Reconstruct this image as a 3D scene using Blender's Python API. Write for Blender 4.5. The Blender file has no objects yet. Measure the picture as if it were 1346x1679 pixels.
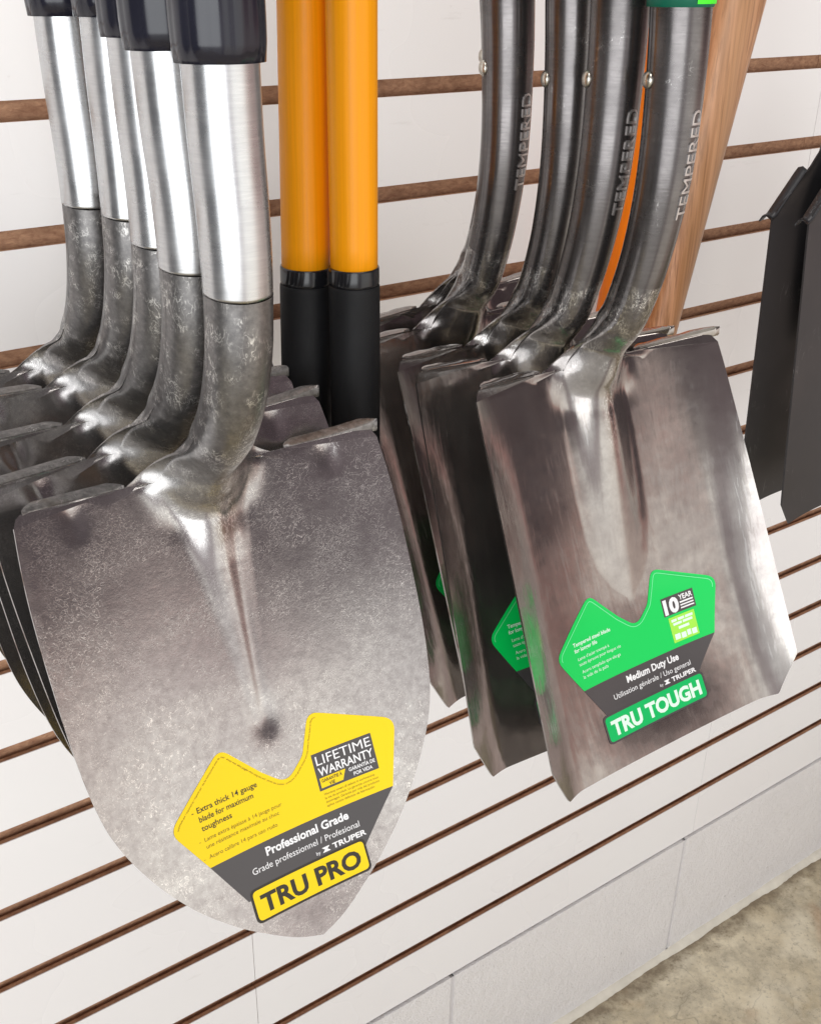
import bpy, bmesh, math, random
import numpy as np
from mathutils import Vector, Matrix

random.seed(7); rng = np.random.default_rng(7)
SC = bpy.context.scene
COL = SC.collection
rad = math.radians

# ------------------------------------------------------------------ camera, world, lamps, exposure
cam_data = bpy.data.cameras.new('camera')
cam = bpy.data.objects.new('camera', cam_data); COL.objects.link(cam)
cam.location = (0.0, -0.947, 0.1194)
cam.rotation_euler = (rad(62.968), rad(-0.8457), rad(-35.139))
cam_data.sensor_fit = 'HORIZONTAL'; cam_data.sensor_width = 36.0
cam_data.lens = 1804.4 / 1346 * 36.0
cam_data.clip_start = 0.02; cam_data.clip_end = 100
SC.camera = cam
SC.view_settings.view_transform = 'Standard'
SC.view_settings.look = 'None'
SC.view_settings.exposure = 0.16
SC.view_settings.gamma = 1.0
SC.cycles.max_bounces = 8
SC.cycles.use_denoising = True

world = bpy.data.worlds.new('World'); SC.world = world; world.use_nodes = True
wn = world.node_tree.nodes; wl = world.node_tree.links; wn.clear()
w_out = wn.new('ShaderNodeOutputWorld'); w_bg = wn.new('ShaderNodeBackground')
w_tc = wn.new('ShaderNodeTexCoord'); w_sep = wn.new('ShaderNodeSeparateXYZ')
wl.new(w_tc.outputs['Generated'], w_sep.inputs[0])
# the shop around the camera: bright front and floor, dark ceiling ahead on the right, bright left, a dim gap straight ahead
def wmath(op, a, b=None, c=None):
    n = wn.new('ShaderNodeMath'); n.operation = op
    for k, v in enumerate((a, b, c)):
        if v is None: continue
        if isinstance(v, (int, float)): n.inputs[k].default_value = v
        else: wl.new(v, n.inputs[k])
    return n.outputs[0]
def wramp(fac, stops):
    n = wn.new('ShaderNodeValToRGB'); wl.new(fac, n.inputs[0]); r = n.color_ramp
    r.elements[0].position = stops[0][0]; r.elements[0].color = (*stops[0][1], 1)
    r.elements[1].position = stops[-1][0]; r.elements[1].color = (*stops[-1][1], 1)
    for p, c in stops[1:-1]: r.elements.new(p).color = (*c, 1)
    return n.outputs[0]
w_noise = wn.new('ShaderNodeTexNoise'); w_noise.inputs['Scale'].default_value = 2.6
w_noise.inputs['Detail'].default_value = 4.0
wl.new(w_tc.outputs['Generated'], w_noise.inputs['Vector'])
w_z = wmath('ADD', w_sep.outputs['Z'], wmath('MULTIPLY_ADD', w_noise.outputs['Fac'], 0.12, -0.06))
w_az = wmath('DIVIDE', wmath('ARCTAN2', w_sep.outputs['X'], wmath('MULTIPLY', w_sep.outputs['Y'], -1.0)), math.pi / 180)   # 0 = straight out of the wall, + = right
w_az = wmath('ADD', w_az, wmath('MULTIPLY_ADD', w_noise.outputs['Fac'], 10.0, -5.0))
w_azf = wmath('MULTIPLY_ADD', w_az, 1 / 360, 0.5)
A = lambda d: 0.5 + d / 360
w_z = wmath('ADD', w_z, wmath('MULTIPLY', wmath('MINIMUM', wmath('MAXIMUM', wmath('SUBTRACT', w_az, 33.0), 0.0), 26.0), 0.0105))     # the dark ceiling reaches lower on the right
low = wramp(w_azf, [(A(-180), (.16, .16, .17)), (A(-70), (.16, .16, .17)), (A(-56), (1.1, 1.12, 1.15)), (A(-17), (1.1, 1.12, 1.14)), (A(-11), (.62, .56, .59)),
                    (A(-4), (.64, .58, .60)), (A(3), (1.52, 1.51, 1.47)), (A(35), (1.48, 1.43, 1.36)), (A(48), (.95, .80, .73)), (A(82), (.55, .44, .41)), (A(100), (1.05, 1.0, .88)), (A(180), (.7, .68, .62))])
high = wramp(w_azf, [(A(-180), (.2, .2, .2)), (A(-72), (.25, .25, .25)), (A(-58), (.5, .5, .5)), (A(-30), (.5, .5, .5)), (A(-14), (.20, .15, .17)),
                     (A(30), (.075, .052, .064)), (A(78), (.085, .058, .066)), (A(100), (.75, .71, .63)), (A(180), (.4, .4, .4))])
w_t = wn.new('ShaderNodeMapRange'); w_t.interpolation_type = 'SMOOTHSTEP'; wl.new(w_z, w_t.inputs[0])
w_t.inputs[1].default_value = 0.225; w_t.inputs[2].default_value = 0.285
w_mix = wn.new('ShaderNodeMix'); w_mix.data_type = 'RGBA'; wl.new(w_t.outputs[0], w_mix.inputs[0]); wl.new(low, w_mix.inputs[6]); wl.new(high, w_mix.inputs[7])
# a reddish fringe of shop clutter where the bright front meets the dark ceiling
w_f = wmath('SUBTRACT', 1.0, wmath('MINIMUM', wmath('MULTIPLY', wmath('ABSOLUTE', wmath('SUBTRACT', w_z, 0.228)), 24.0), 1.0))
w_r = wn.new('ShaderNodeMapRange'); wl.new(w_az, w_r.inputs[0]); w_r.inputs[1].default_value = 4; w_r.inputs[2].default_value = 25
w_red = wn.new('ShaderNodeMix'); w_red.data_type = 'RGBA'; wl.new(wmath('MULTIPLY', wmath('MULTIPLY', w_f, w_r.outputs[0]), 0.75), w_red.inputs[0])
wl.new(w_mix.outputs[2], w_red.inputs[6]); w_red.inputs[7].default_value = (0.50, 0.17, 0.15, 1)
# floor end of the room falls off a little
w_fl = wramp(wmath('MULTIPLY_ADD', w_sep.outputs['Z'], 0.5, 0.5), [(0.0, (.5, .46, .40)), (.3, (.85, .82, .77)), (.42, (1, 1, 1)), (1.0, (1, 1, 1))])
w_mul = wn.new('ShaderNodeMix'); w_mul.data_type = 'RGBA'; w_mul.blend_type = 'MULTIPLY'; w_mul.inputs[0].default_value = 1.0
wl.new(w_red.outputs[2], w_mul.inputs[6]); wl.new(w_fl, w_mul.inputs[7])
wl.new(w_mul.outputs[2], w_bg.inputs['Color']); w_bg.inputs['Strength'].default_value = 1.0
wl.new(w_bg.outputs[0], w_out.inputs[0])

def area_lamp(name, loc, target, sx, sy, power, color):
    d = bpy.data.lights.new(name, 'AREA'); d.shape = 'RECTANGLE'; d.size = sx; d.size_y = sy
    d.energy = power; d.color = color
    o = bpy.data.objects.new(name, d); COL.objects.link(o); o.location = loc
    o.rotation_euler = (Vector(target) - Vector(loc)).to_track_quat('-Z', 'Y').to_euler()
    return o
area_lamp('shop_window_light', (-2.7, -3.5, 0.05), (0.6, 0, -0.4), 4.4, 3.0, 112, (0.95, 0.98, 1.0))
area_lamp('ceiling_tube_light', (0.75, -1.35, 2.3), (0.8, 0, -0.7), 2.8, 0.7, 36, (1.0, 0.965, 0.93))

# ------------------------------------------------------------------ node helpers
def new_mat(name):
    m = bpy.data.materials.new(name); m.use_nodes = True
    nt = m.node_tree; b = nt.nodes['Principled BSDF']
    return m, nt, b
def N(nt, kind, **kw):
    n = nt.nodes.new(kind)
    for k, v in kw.items():
        if hasattr(n, k): setattr(n, k, v)
        else: n.inputs[k].default_value = v
    return n
def coords(nt, scale=(1, 1, 1), rot=(0, 0, 0)):
    t = nt.nodes.new('ShaderNodeTexCoord'); mp = nt.nodes.new('ShaderNodeMapping')
    mp.inputs['Scale'].default_value = scale; mp.inputs['Rotation'].default_value = rot
    oi = nt.nodes.new('ShaderNodeObjectInfo'); ad = nt.nodes.new('ShaderNodeVectorMath'); ad.operation = 'MULTIPLY_ADD'
    nt.links.new(oi.outputs['Random'], ad.inputs[0]); ad.inputs[1].default_value = (3.7, 2.9, 5.3); nt.links.new(t.outputs['Object'], ad.inputs[2])
    nt.links.new(ad.outputs[0], mp.inputs['Vector']); return mp.outputs['Vector']
def noise(nt, vec, scale, detail=4, rough=0.55, dist=0.0):
    n = nt.nodes.new('ShaderNodeTexNoise'); n.inputs['Scale'].default_value = scale
    n.inputs['Detail'].default_value = detail; n.inputs['Roughness'].default_value = rough
    n.inputs['Distortion'].default_value = dist; nt.links.new(vec, n.inputs['Vector']); return n.outputs['Fac']
def maprange(nt, val, a, b, c, d):
    n = nt.nodes.new('ShaderNodeMapRange'); nt.links.new(val, n.inputs[0])
    for i, v in enumerate((a, b, c, d)): n.inputs[i + 1].default_value = v
    return n.outputs[0]
def mathn(nt, op, a, b=None):
    n = nt.nodes.new('ShaderNodeMath'); n.operation = op
    for i, v in enumerate((a, b)):
        if v is None: continue
        if isinstance(v, (int, float)): n.inputs[i].default_value = v
        else: nt.links.new(v, n.inputs[i])
    return n.outputs[0]
def mixc(nt, fac, a, b, mode='MIX'):
    n = nt.nodes.new('ShaderNodeMix'); n.data_type = 'RGBA'; n.blend_type = mode
    if isinstance(fac, (int, float)): n.inputs[0].default_value = fac
    else: nt.links.new(fac, n.inputs[0])
    for i, v in ((6, a), (7, b)):
        if isinstance(v, tuple): n.inputs[i].default_value = (*v, 1)
        else: nt.links.new(v, n.inputs[i])
    return n.outputs[2]
def lines(nt, vec, scale, width, detail=2, dist=0.6):
    """thin wandering lines: where a noise crosses its middle value"""
    f = noise(nt, vec, scale, detail, 0.5, dist)
    a = mathn(nt, 'ABSOLUTE', mathn(nt, 'SUBTRACT', f, 0.5))
    return maprange(nt, a, 0.0, width, 1.0, 0.0)
def bump(nt, b, h, strength, dist=0.001):
    n = nt.nodes.new('ShaderNodeBump'); n.inputs['Strength'].default_value = strength
    n.inputs['Distance'].default_value = dist; nt.links.new(h, n.inputs['Height']); nt.links.new(n.outputs[0], b.inputs['Normal'])
def simple(name, color, rough=0.5, metal=0.0, coat=0.0, var=0.15, vscale=30, bumpy=0.0, spec=0.5):
    m, nt, b = new_mat(name)
    v = coords(nt); f = noise(nt, v, vscale, 4)
    c2 = tuple(max(0, c * (1 - var)) for c in color); c1 = tuple(min(1, c * (1 + var)) for c in color)
    nt.links.new(mixc(nt, f, c2, c1), b.inputs['Base Color'])
    nt.links.new(maprange(nt, f, 0.3, 0.7, max(0.02, rough - 0.06), rough + 0.06), b.inputs['Roughness'])
    b.inputs['Specular IOR Level'].default_value = spec
    b.inputs['Metallic'].default_value = metal; b.inputs['Coat Weight'].default_value = coat
    b.inputs['Coat Roughness'].default_value = 0.08
    if bumpy: bump(nt, b, noise(nt, v, vscale * 12, 2), bumpy)
    return m

# ------------------------------------------------------------------ materials
def neck_scale(nt, base, dark, light, zlo, zhi):
    """dark mill scale of the forged socket running out into the blade, with rust and pale scuffs right of the rib"""
    t = nt.nodes.new('ShaderNodeTexCoord'); sp = nt.nodes.new('ShaderNodeSeparateXYZ'); nt.links.new(t.outputs['Object'], sp.inputs[0])
    v = coords(nt); vs = coords(nt, (1.0, 1.0, 0.4))
    n1 = noise(nt, v, 45, 4, 0.6); n2 = noise(nt, v, 240, 6, 0.72)
    zz = mathn(nt, 'ADD', sp.outputs['Z'], mathn(nt, 'MULTIPLY', mathn(nt, 'SUBTRACT', n1, 0.5), 0.05))
    ax = mathn(nt, 'ABSOLUTE', sp.outputs['X'])
    m = mathn(nt, 'MULTIPLY', maprange(nt, zz, zlo, zhi, 0, 1), maprange(nt, ax, 0.030, 0.062, 1, 0))
    sc = mixc(nt, maprange(nt, n2, 0.32, 0.68, 0, 1), dark, light)
    base = mixc(nt, m, base, sc)
    reg = mathn(nt, 'MULTIPLY', maprange(nt, mathn(nt, 'ABSOLUTE', mathn(nt, 'SUBTRACT', sp.outputs['X'], 0.007)), 0.004, 0.013, 1, 0),
                mathn(nt, 'MULTIPLY', maprange(nt, sp.outputs['Z'], -0.085, -0.03, 0, 1), maprange(nt, sp.outputs['Z'], 0.03, 0.06, 1, 0)))
    base = mixc(nt, mathn(nt, 'MULTIPLY', reg, maprange(nt, n1, 0.45, 0.65, 0, 0.7)), base, (0.19, 0.135, 0.085))
    ln = mathn(nt, 'MAXIMUM', lines(nt, vs, 230, 0.024, 3, 1.4), lines(nt, vs, 110, 0.015, 4, 1.6))
    wide = mathn(nt, 'MULTIPLY', m, maprange(nt, noise(nt, v, 60, 3), 0.48, 0.60, 0, 0.85))
    base = mixc(nt, mathn(nt, 'MULTIPLY', ln, mathn(nt, 'MAXIMUM', mathn(nt, 'MULTIPLY', reg, 0.9), wide)), base, (0.86, 0.84, 0.80))
    return base, m
def steel_round():
    m, nt, b = new_mat('forged_steel'); v = coords(nt)
    big = noise(nt, v, 14, 4, 0.6); mid = noise(nt, v, 170, 6, 0.7); fine = noise(nt, v, 900, 3, 0.6)
    base = mixc(nt, maprange(nt, big, 0.3, 0.7, 0, 1), (0.36, 0.335, 0.33), (0.50, 0.485, 0.465))
    base = mixc(nt, maprange(nt, mid, 0.35, 0.68, 0, 0.55), base, (0.27, 0.245, 0.24))
    vein = mathn(nt, 'MULTIPLY', lines(nt, v, 210, 0.018, 3, 0.9), maprange(nt, noise(nt, v, 28, 3), 0.42, 0.62, 0, 1))
    vein2 = mathn(nt, 'MULTIPLY', lines(nt, v, 420, 0.02, 2, 0.5), maprange(nt, noise(nt, v, 55, 3), 0.45, 0.62, 0, 0.8))
    allv = mathn(nt, 'MAXIMUM', vein, vein2)
    base = mixc(nt, mathn(nt, 'MULTIPLY', allv, 0.8), base, (0.88, 0.85, 0.80))
    base, nk = neck_scale(nt, base, (0.15, 0.145, 0.145), (0.26, 0.25, 0.245), -0.050, 0.030)
    nt.links.new(base, b.inputs['Base Color']); b.inputs['Metallic'].default_value = 0.92
    ra = maprange(nt, mid, 0.3, 0.7, 0.11, 0.21); rb_ = maprange(nt, mid, 0.3, 0.7, 0.30, 0.42)
    nt.links.new(mathn(nt, 'ADD', mathn(nt, 'MULTIPLY', ra, mathn(nt, 'SUBTRACT', 1.0, nk)), mathn(nt, 'MULTIPLY', rb_, nk)), b.inputs['Roughness'])
    bump(nt, b, mathn(nt, 'ADD', mathn(nt, 'MULTIPLY', fine, 0.25), mathn(nt, 'ADD', mathn(nt, 'MULTIPLY', mid, 0.8), mathn(nt, 'MULTIPLY', allv, 0.3))), 0.07, 0.0010)
    return m
def steel_scale():
    """heat-treated lower socket: mottled mill scale with bright scuffs"""
    m, nt, b = new_mat('scaled_steel'); v = coords(nt); vs = coords(nt, (1.0, 1.0, 0.35))
    mid = noise(nt, v, 210, 6, 0.72); big = noise(nt, v, 25, 3)
    base = mixc(nt, maprange(nt, mid, 0.32, 0.68, 0, 1), (0.11, 0.105, 0.105), (0.33, 0.315, 0.305))
    base = mixc(nt, maprange(nt, big, 0.55, 0.75, 0, 0.5), base, (0.20, 0.15, 0.10))
    sc = mathn(nt, 'MULTIPLY', lines(nt, vs, 190, 0.014, 3, 1.2), maprange(nt, noise(nt, v, 38, 3), 0.52, 0.64, 0, 1))
    base = mixc(nt, mathn(nt, 'MULTIPLY', sc, 0.8), base, (0.86, 0.84, 0.80))
    nt.links.new(base, b.inputs['Base Color']); b.inputs['Metallic'].default_value = 0.85
    nt.links.new(maprange(nt, mid, 0.3, 0.7, 0.34, 0.52), b.inputs['Roughness'])
    bump(nt, b, mathn(nt, 'ADD', mid, mathn(nt, 'MULTIPLY', sc, 0.5)), 0.25, 0.001)
    return m
def steel_silver():
    m, nt, b = new_mat('ground_steel'); v = coords(nt, (1, 1, 14)); v2 = coords(nt)
    f = noise(nt, v, 60, 4, 0.6); g = noise(nt, v2, 40, 4)
    base = mixc(nt, f, (0.46, 0.465, 0.475), (0.68, 0.68, 0.675))
    sc = mathn(nt, 'MULTIPLY', lines(nt, v2, 160, 0.012, 3, 1.2), maprange(nt, noise(nt, v2, 30, 3), 0.60, 0.68, 0, 1))
    base = mixc(nt, mathn(nt, 'MULTIPLY', sc, 0.6), base, (0.25, 0.24, 0.24))
    nt.links.new(base, b.inputs['Base Color']); b.inputs['Metallic'].default_value = 1.0
    nt.links.new(maprange(nt, g, 0.3, 0.7, 0.22, 0.34), b.inputs['Roughness'])
    bump(nt, b, f, 0.08, 0.0005)
    return m
def steel_square():
    """lacquered blank steel, rolled streaks under a clear coat"""
    m, nt, b = new_mat('lacquered_steel'); v = coords(nt); vs = coords(nt, (1.0, 0.25, 0.16))
    big = noise(nt, v, 11, 4, 0.6); mid = noise(nt, v, 90, 5, 0.65); st = noise(nt, vs, 130, 4, 0.6)
    base = mixc(nt, maprange(nt, big, 0.3, 0.7, 0, 1), (0.21, 0.18, 0.168), (0.40, 0.375, 0.345))
    base = mixc(nt, maprange(nt, mid, 0.4, 0.7, 0, 0.45), base, (0.20, 0.175, 0.165))
    base = mixc(nt, maprange(nt, st, 0.55, 0.75, 0, 0.22), base, (0.50, 0.47, 0.43))
    base, nk = neck_scale(nt, base, (0.095, 0.088, 0.088), (0.21, 0.195, 0.19), -0.035, 0.035)
    nt.links.new(base, b.inputs['Base Color']); b.inputs['Metallic'].default_value = 0.9
    ra = maprange(nt, mid, 0.3, 0.7, 0.10, 0.20); rb_ = maprange(nt, mid, 0.3, 0.7, 0.20, 0.32)
    nt.links.new(mathn(nt, 'ADD', mathn(nt, 'MULTIPLY', ra, mathn(nt, 'SUBTRACT', 1.0, nk)), mathn(nt, 'MULTIPLY', rb_, nk)), b.inputs['Roughness'])
    b.inputs['Coat Weight'].default_value = 0.95; b.inputs['Coat Roughness'].default_value = 0.04
    cb = nt.nodes.new('ShaderNodeBump'); cb.inputs['Strength'].default_value = 0.35; cb.inputs['Distance'].default_value = 0.003
    nt.links.new(mathn(nt, 'ADD', noise(nt, coords(nt, (1.0, 0.2, 0.14)), 75, 3, 0.6), mathn(nt, 'MULTIPLY', noise(nt, v, 26, 2), 1.2)), cb.inputs['Height'])
    nt.links.new(cb.outputs[0], b.inputs['Coat Normal'])
    wob = mathn(nt, 'ADD', mathn(nt, 'MULTIPLY', noise(nt, vs, 42, 2), 1.0), mathn(nt, 'MULTIPLY', mid, 0.05))
    bump(nt, b, wob, 0.10, 0.003)
    return m
def steel_socket():
    m, nt, b = new_mat('gunmetal_socket'); v = coords(nt, (1, 1, 10)); v2 = coords(nt)
    f = noise(nt, v, 70, 4, 0.6); g = noise(nt, v2, 30, 5, 0.6)
    base = mixc(nt, f, (0.115, 0.105, 0.105), (0.215, 0.20, 0.195))
    base = mixc(nt, maprange(nt, g, 0.35, 0.7, 0, 0.5), base, (0.07, 0.065, 0.065))
    sc = mathn(nt, 'MULTIPLY', lines(nt, v2, 150, 0.012, 3, 1.2), maprange(nt, noise(nt, v2, 34, 3), 0.6, 0.68, 0, 1))
    base = mixc(nt, mathn(nt, 'MULTIPLY', sc, 0.6), base, (0.7, 0.68, 0.66))
    nt.links.new(base, b.inputs['Base Color']); b.inputs['Metallic'].default_value = 0.9
    nt.links.new(maprange(nt, g, 0.3, 0.7, 0.18, 0.32), b.inputs['Roughness'])
    bump(nt, b, f, 0.08, 0.0006)
    return m
def wood():
    m, nt, b = new_mat('ash_wood'); v = coords(nt, (1, 1, 0.02))
    f = noise(nt, v, 90, 5, 0.65, 0.5); g = noise(nt, v, 330, 3, 0.6); big = noise(nt, v, 22, 2)
    base = mixc(nt, maprange(nt, f, 0.35, 0.65, 0, 1), (0.36, 0.155, 0.055), (0.68, 0.35, 0.185))
    base = mixc(nt, maprange(nt, g, 0.52, 0.64, 0, 0.6), base, (0.24, 0.095, 0.035))
    base = mixc(nt, maprange(nt, big, 0.45, 0.7, 0, 0.35), base, (0.70, 0.44, 0.25))
    nt.links.new(base, b.inputs['Base Color']); b.inputs['Roughness'].default_value = 0.42
    bump(nt, b, g, 0.1, 0.0006)
    return m
def fibreglass(name, c):
    m, nt, b = new_mat(name); v = coords(nt, (1, 1, 0.012)); w = coords(nt)
    f = noise(nt, v, 420, 3, 0.6); d = noise(nt, w, 70, 5, 0.7)
    base = mixc(nt, maprange(nt, f, 0.35, 0.65, 0, 1), tuple(x * 0.90 for x in c), c)
    base = mixc(nt, maprange(nt, d, 0.70, 0.76, 0, 0.5), base, (0.55, 0.33, 0.10))
    nt.links.new(base, b.inputs['Base Color']); b.inputs['Specular IOR Level'].default_value = 0.3
    nt.links.new(maprange(nt, f, 0.3, 0.7, 0.34, 0.5), b.inputs['Roughness'])
    b.inputs['Coat Weight'].default_value = 0.06; b.inputs['Coat Roughness'].default_value = 0.15
    return m
def painted_steel():
    m, nt, b = new_mat('charcoal_paint'); v = coords(nt); vs = coords(nt, (1, 1, 0.3))
    f = noise(nt, v, 16, 4); sc = mathn(nt, 'MULTIPLY', lines(nt, vs, 60, 0.008, 3, 1.0), maprange(nt, noise(nt, v, 18, 3), 0.55, 0.68, 0, 0.7))
    base = mixc(nt, f, (0.019, 0.018, 0.020), (0.030, 0.029, 0.031)); base = mixc(nt, sc, base, (0.16, 0.155, 0.15))
    nt.links.new(base, b.inputs['Base Color']); b.inputs['Specular IOR Level'].default_value = 0.4
    nt.links.new(maprange(nt, f, 0.3, 0.7, 0.30, 0.44), b.inputs['Roughness'])
    return m
def melamine():
    m, nt, b = new_mat('white_melamine'); v = coords(nt)
    f = noise(nt, v, 3.0, 3); sp = noise(nt, v, 60, 4, 0.7)
    base = mixc(nt, f, (0.83, 0.81, 0.81), (0.87, 0.865, 0.86))
    base = mixc(nt, maprange(nt, sp, 0.70, 0.78, 0, 0.25), base, (0.52, 0.48, 0.45))
    rub = mathn(nt, 'MULTIPLY', maprange(nt, noise(nt, coords(nt, (0.5, 1, 3.0)), 22, 5, 0.7), 0.62, 0.72, 0, 0.30), maprange(nt, noise(nt, v, 5, 2), 0.48, 0.62, 0, 1))
    base = mixc(nt, rub, base, (0.55, 0.52, 0.50))
    nt.links.new(base, b.inputs['Base Color'])
    nt.links.new(maprange(nt, f, 0.3, 0.7, 0.24, 0.34), b.inputs['Roughness'])
    return m
def particle_board():
    m, nt, b = new_mat('particle_board'); v = coords(nt, (0.7, 1, 1.6))
    f = noise(nt, v, 160, 5, 0.7, 0.5); g = noise(nt, v, 45, 3)
    vor = nt.nodes.new('ShaderNodeTexVoronoi'); vor.inputs['Scale'].default_value = 260; nt.links.new(v, vor.inputs['Vector'])
    base = mixc(nt, maprange(nt, f, 0.3, 0.7, 0, 1), (0.26, 0.115, 0.065), (0.62, 0.37, 0.22))
    base = mixc(nt, mathn(nt, 'MULTIPLY', vor.outputs['Color'], 0.45), base, (0.42, 0.24, 0.14))
    base = mixc(nt, maprange(nt, g, 0.5, 0.7, 0, 0.5), base, (0.17, 0.07, 0.035))
    nt.links.new(base, b.inputs['Base Color']); b.inputs['Roughness'].default_value = 0.8
    bump(nt, b, f, 0.4, 0.001)
    return m
def block_paint():
    m, nt, b = new_mat('painted_block'); v = coords(nt)
    f = noise(nt, v, 9, 5, 0.6); p = noise(nt, v, 70, 5, 0.7)
    base = mixc(nt, f, (0.74, 0.72, 0.715), (0.83, 0.81, 0.80))
    base = mixc(nt, maprange(nt, p, 0.66, 0.74, 0, 0.6), base, (0.30, 0.27, 0.25))
    base = mixc(nt, maprange(nt, noise(nt, v, 24, 3), 0.60, 0.72, 0, 0.35), base, (0.74, 0.72, 0.69))
    nt.links.new(base, b.inputs['Base Color']); b.inputs['Roughness'].default_value = 0.55
    bump(nt, b, mathn(nt, 'ADD', p, mathn(nt, 'MULTIPLY', noise(nt, v, 300, 2), 0.5)), 0.8, 0.004)
    return m
def concrete():
    m, nt, b = new_mat('stained_concrete'); v = coords(nt)
    a = noise(nt, v, 4, 6, 0.65, 0.4); c = noise(nt, v, 18, 6, 0.7); d = noise(nt, v, 120, 4, 0.7)
    base = mixc(nt, maprange(nt, a, 0.35, 0.65, 0, 1), (0.54, 0.45, 0.29), (0.80, 0.72, 0.54))
    base = mixc(nt, maprange(nt, c, 0.42, 0.66, 0, 0.8), base, (0.36, 0.315, 0.23))
    base = mixc(nt, maprange(nt, noise(nt, v, 8, 4), 0.54, 0.68, 0, 0.75), base, (0.84, 0.77, 0.60))
    base = mixc(nt, maprange(nt, d, 0.54, 0.72, 0, 0.55), base, (0.17, 0.14, 0.10))
    base = mixc(nt, maprange(nt, noise(nt, v, 420, 3, 0.7), 0.5, 0.75, 0, 0.5), base, (0.66, 0.60, 0.48))
    base = mixc(nt, maprange(nt, noise(nt, coords(nt, (1, 1, 1), (0, 0, 1)), 6, 3), 0.64, 0.72, 0, 0.5), base, (0.36, 0.20, 0.10))
    cr = mathn(nt, 'MULTIPLY', lines(nt, v, 5.5, 0.006, 4, 0.5), maprange(nt, noise(nt, v, 3, 2), 0.5, 0.66, 0, 0.35))
    base = mixc(nt, cr, base, (0.12, 0.10, 0.075))
    t = nt.nodes.new('ShaderNodeTexCoord'); sp = nt.nodes.new('ShaderNodeSeparateXYZ'); nt.links.new(t.outputs['Object'], sp.inputs[0])
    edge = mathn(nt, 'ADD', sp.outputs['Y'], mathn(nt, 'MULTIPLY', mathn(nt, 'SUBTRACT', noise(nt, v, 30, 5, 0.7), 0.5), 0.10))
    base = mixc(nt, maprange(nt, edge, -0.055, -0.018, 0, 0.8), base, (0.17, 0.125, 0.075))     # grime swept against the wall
    nt.links.new(base, b.inputs['Base Color'])
    nt.links.new(maprange(nt, c, 0.3, 0.7, 0.35, 0.65), b.inputs['Roughness'])
    bump(nt, b, d, 0.3, 0.002)
    return m

M = dict(
    round=steel_round(), scale=steel_scale(), silver=steel_silver(), square=steel_square(), socket=steel_socket(),
    wood=wood(), melamine=melamine(), board=particle_board(), block=block_paint(), floor=concrete(),
    joint=simple('panel_joint', (0.42, 0.38, 0.35), 0.7), mortar=simple('painted_mortar', (0.60, 0.58, 0.58), 0.7, vscale=60, bumpy=0.4),
    caulk=simple('caulk_bead', (0.72, 0.68, 0.58), 0.6, var=0.25, vscale=25, bumpy=0.5),
    black=simple('black_plastic', (0.011, 0.011, 0.020), 0.2, var=0.3),
    grip=simple('black_rubber', (0.007, 0.007, 0.008), 0.62, var=0.2, vscale=80, bumpy=0.15, spec=0.3),
    gloss=simple('black_gloss_ring', (0.010, 0.010, 0.012), 0.18),
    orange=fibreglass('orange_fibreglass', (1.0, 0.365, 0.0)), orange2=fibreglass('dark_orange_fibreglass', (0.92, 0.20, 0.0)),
    green=simple('green_collar', (0.006, 0.14, 0.085), 0.35), tag=simple('fluorescent_tag', (0.06, 0.85, 0.02), 0.5, var=0.03),
    letter=simple('highlit_rubbed_letters', (0.60, 0.575, 0.56), 0.38, metal=0.9),  # rubbed steel, made paler to paint in light caught by the raised edges
    rivet=simple('zinc_rivet', (0.60, 0.57, 0.50), 0.28, metal=1.0),
    charcoal=painted_steel(),
    lab_yellow=simple('yellow_label', (0.88, 0.62, 0.0), 0.42, var=0.02, spec=0.25, coat=0.25), lab_green=simple('green_label', (0.0, 0.60, 0.10), 0.42, var=0.02, spec=0.3, coat=0.25),
    lab_lgreen=simple('light_green_line', (0.18, 0.80, 0.36), 0.35, var=0.02),
    lab_lime=simple('lime_label', (0.36, 0.78, 0.07), 0.4, var=0.03), lab_grey=simple('dark_grey_label', (0.060, 0.055, 0.056), 0.38, var=0.06, coat=0.25),
    lab_black=simple('black_ink', (0.030, 0.026, 0.018), 0.45), lab_white=simple('white_ink', (0.84, 0.84, 0.84), 0.45, var=0.02),
    lab_brown=simple('brown_ink', (0.20, 0.135, 0.008), 0.45), lab_dkgreen=simple('deep_green_label', (0.002, 0.46, 0.11), 0.42, var=0.02, spec=0.3),
    lab_mint=simple('mint_ink', (0.72, 0.90, 0.78), 0.45, var=0.02),
)

# ------------------------------------------------------------------ mesh helpers
def link(name, me, mat, parent=None, smooth=True):
    if mat is not None and len(me.materials) == 0: me.materials.append(mat)
    if smooth: me.polygons.foreach_set('use_smooth', [True] * len(me.polygons))
    o = bpy.data.objects.new(name, me); COL.objects.link(o)
    if parent is not None: o.parent = parent
    return o
def from_py(name, verts, faces, mat, parent=None, smooth=True):
    me = bpy.data.meshes.new(name); me.from_pydata([tuple(map(float, v)) for v in verts], [], [tuple(map(int, f)) for f in faces]); me.update()
    return link(name, me, mat, parent, smooth)
def tag(o, label=None, cat=None, group=None, kind=None):
    if label: o['label'] = label
    if cat: o['category'] = cat
    if group: o['group'] = group
    if kind: o['kind'] = kind
    return o
def empty(name, loc=(0, 0, 0), rot=(0, 0, 0)):
    o = bpy.data.objects.new(name, None); COL.objects.link(o); o.location = loc; o.rotation_euler = rot
    o.empty_display_size = 0.02; return o
def box(bm, x0, x1, y0, y1, z0, z1):
    vs = [bm.verts.new((x, y, z)) for x in (x0, x1) for y in (y0, y1) for z in (z0, z1)]
    for f in ((0, 1, 3, 2), (4, 6, 7, 5), (0, 4, 5, 1), (2, 3, 7, 6), (0, 2, 6, 4), (1, 5, 7, 3)):
        bm.faces.new([vs[i] for i in f])
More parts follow.
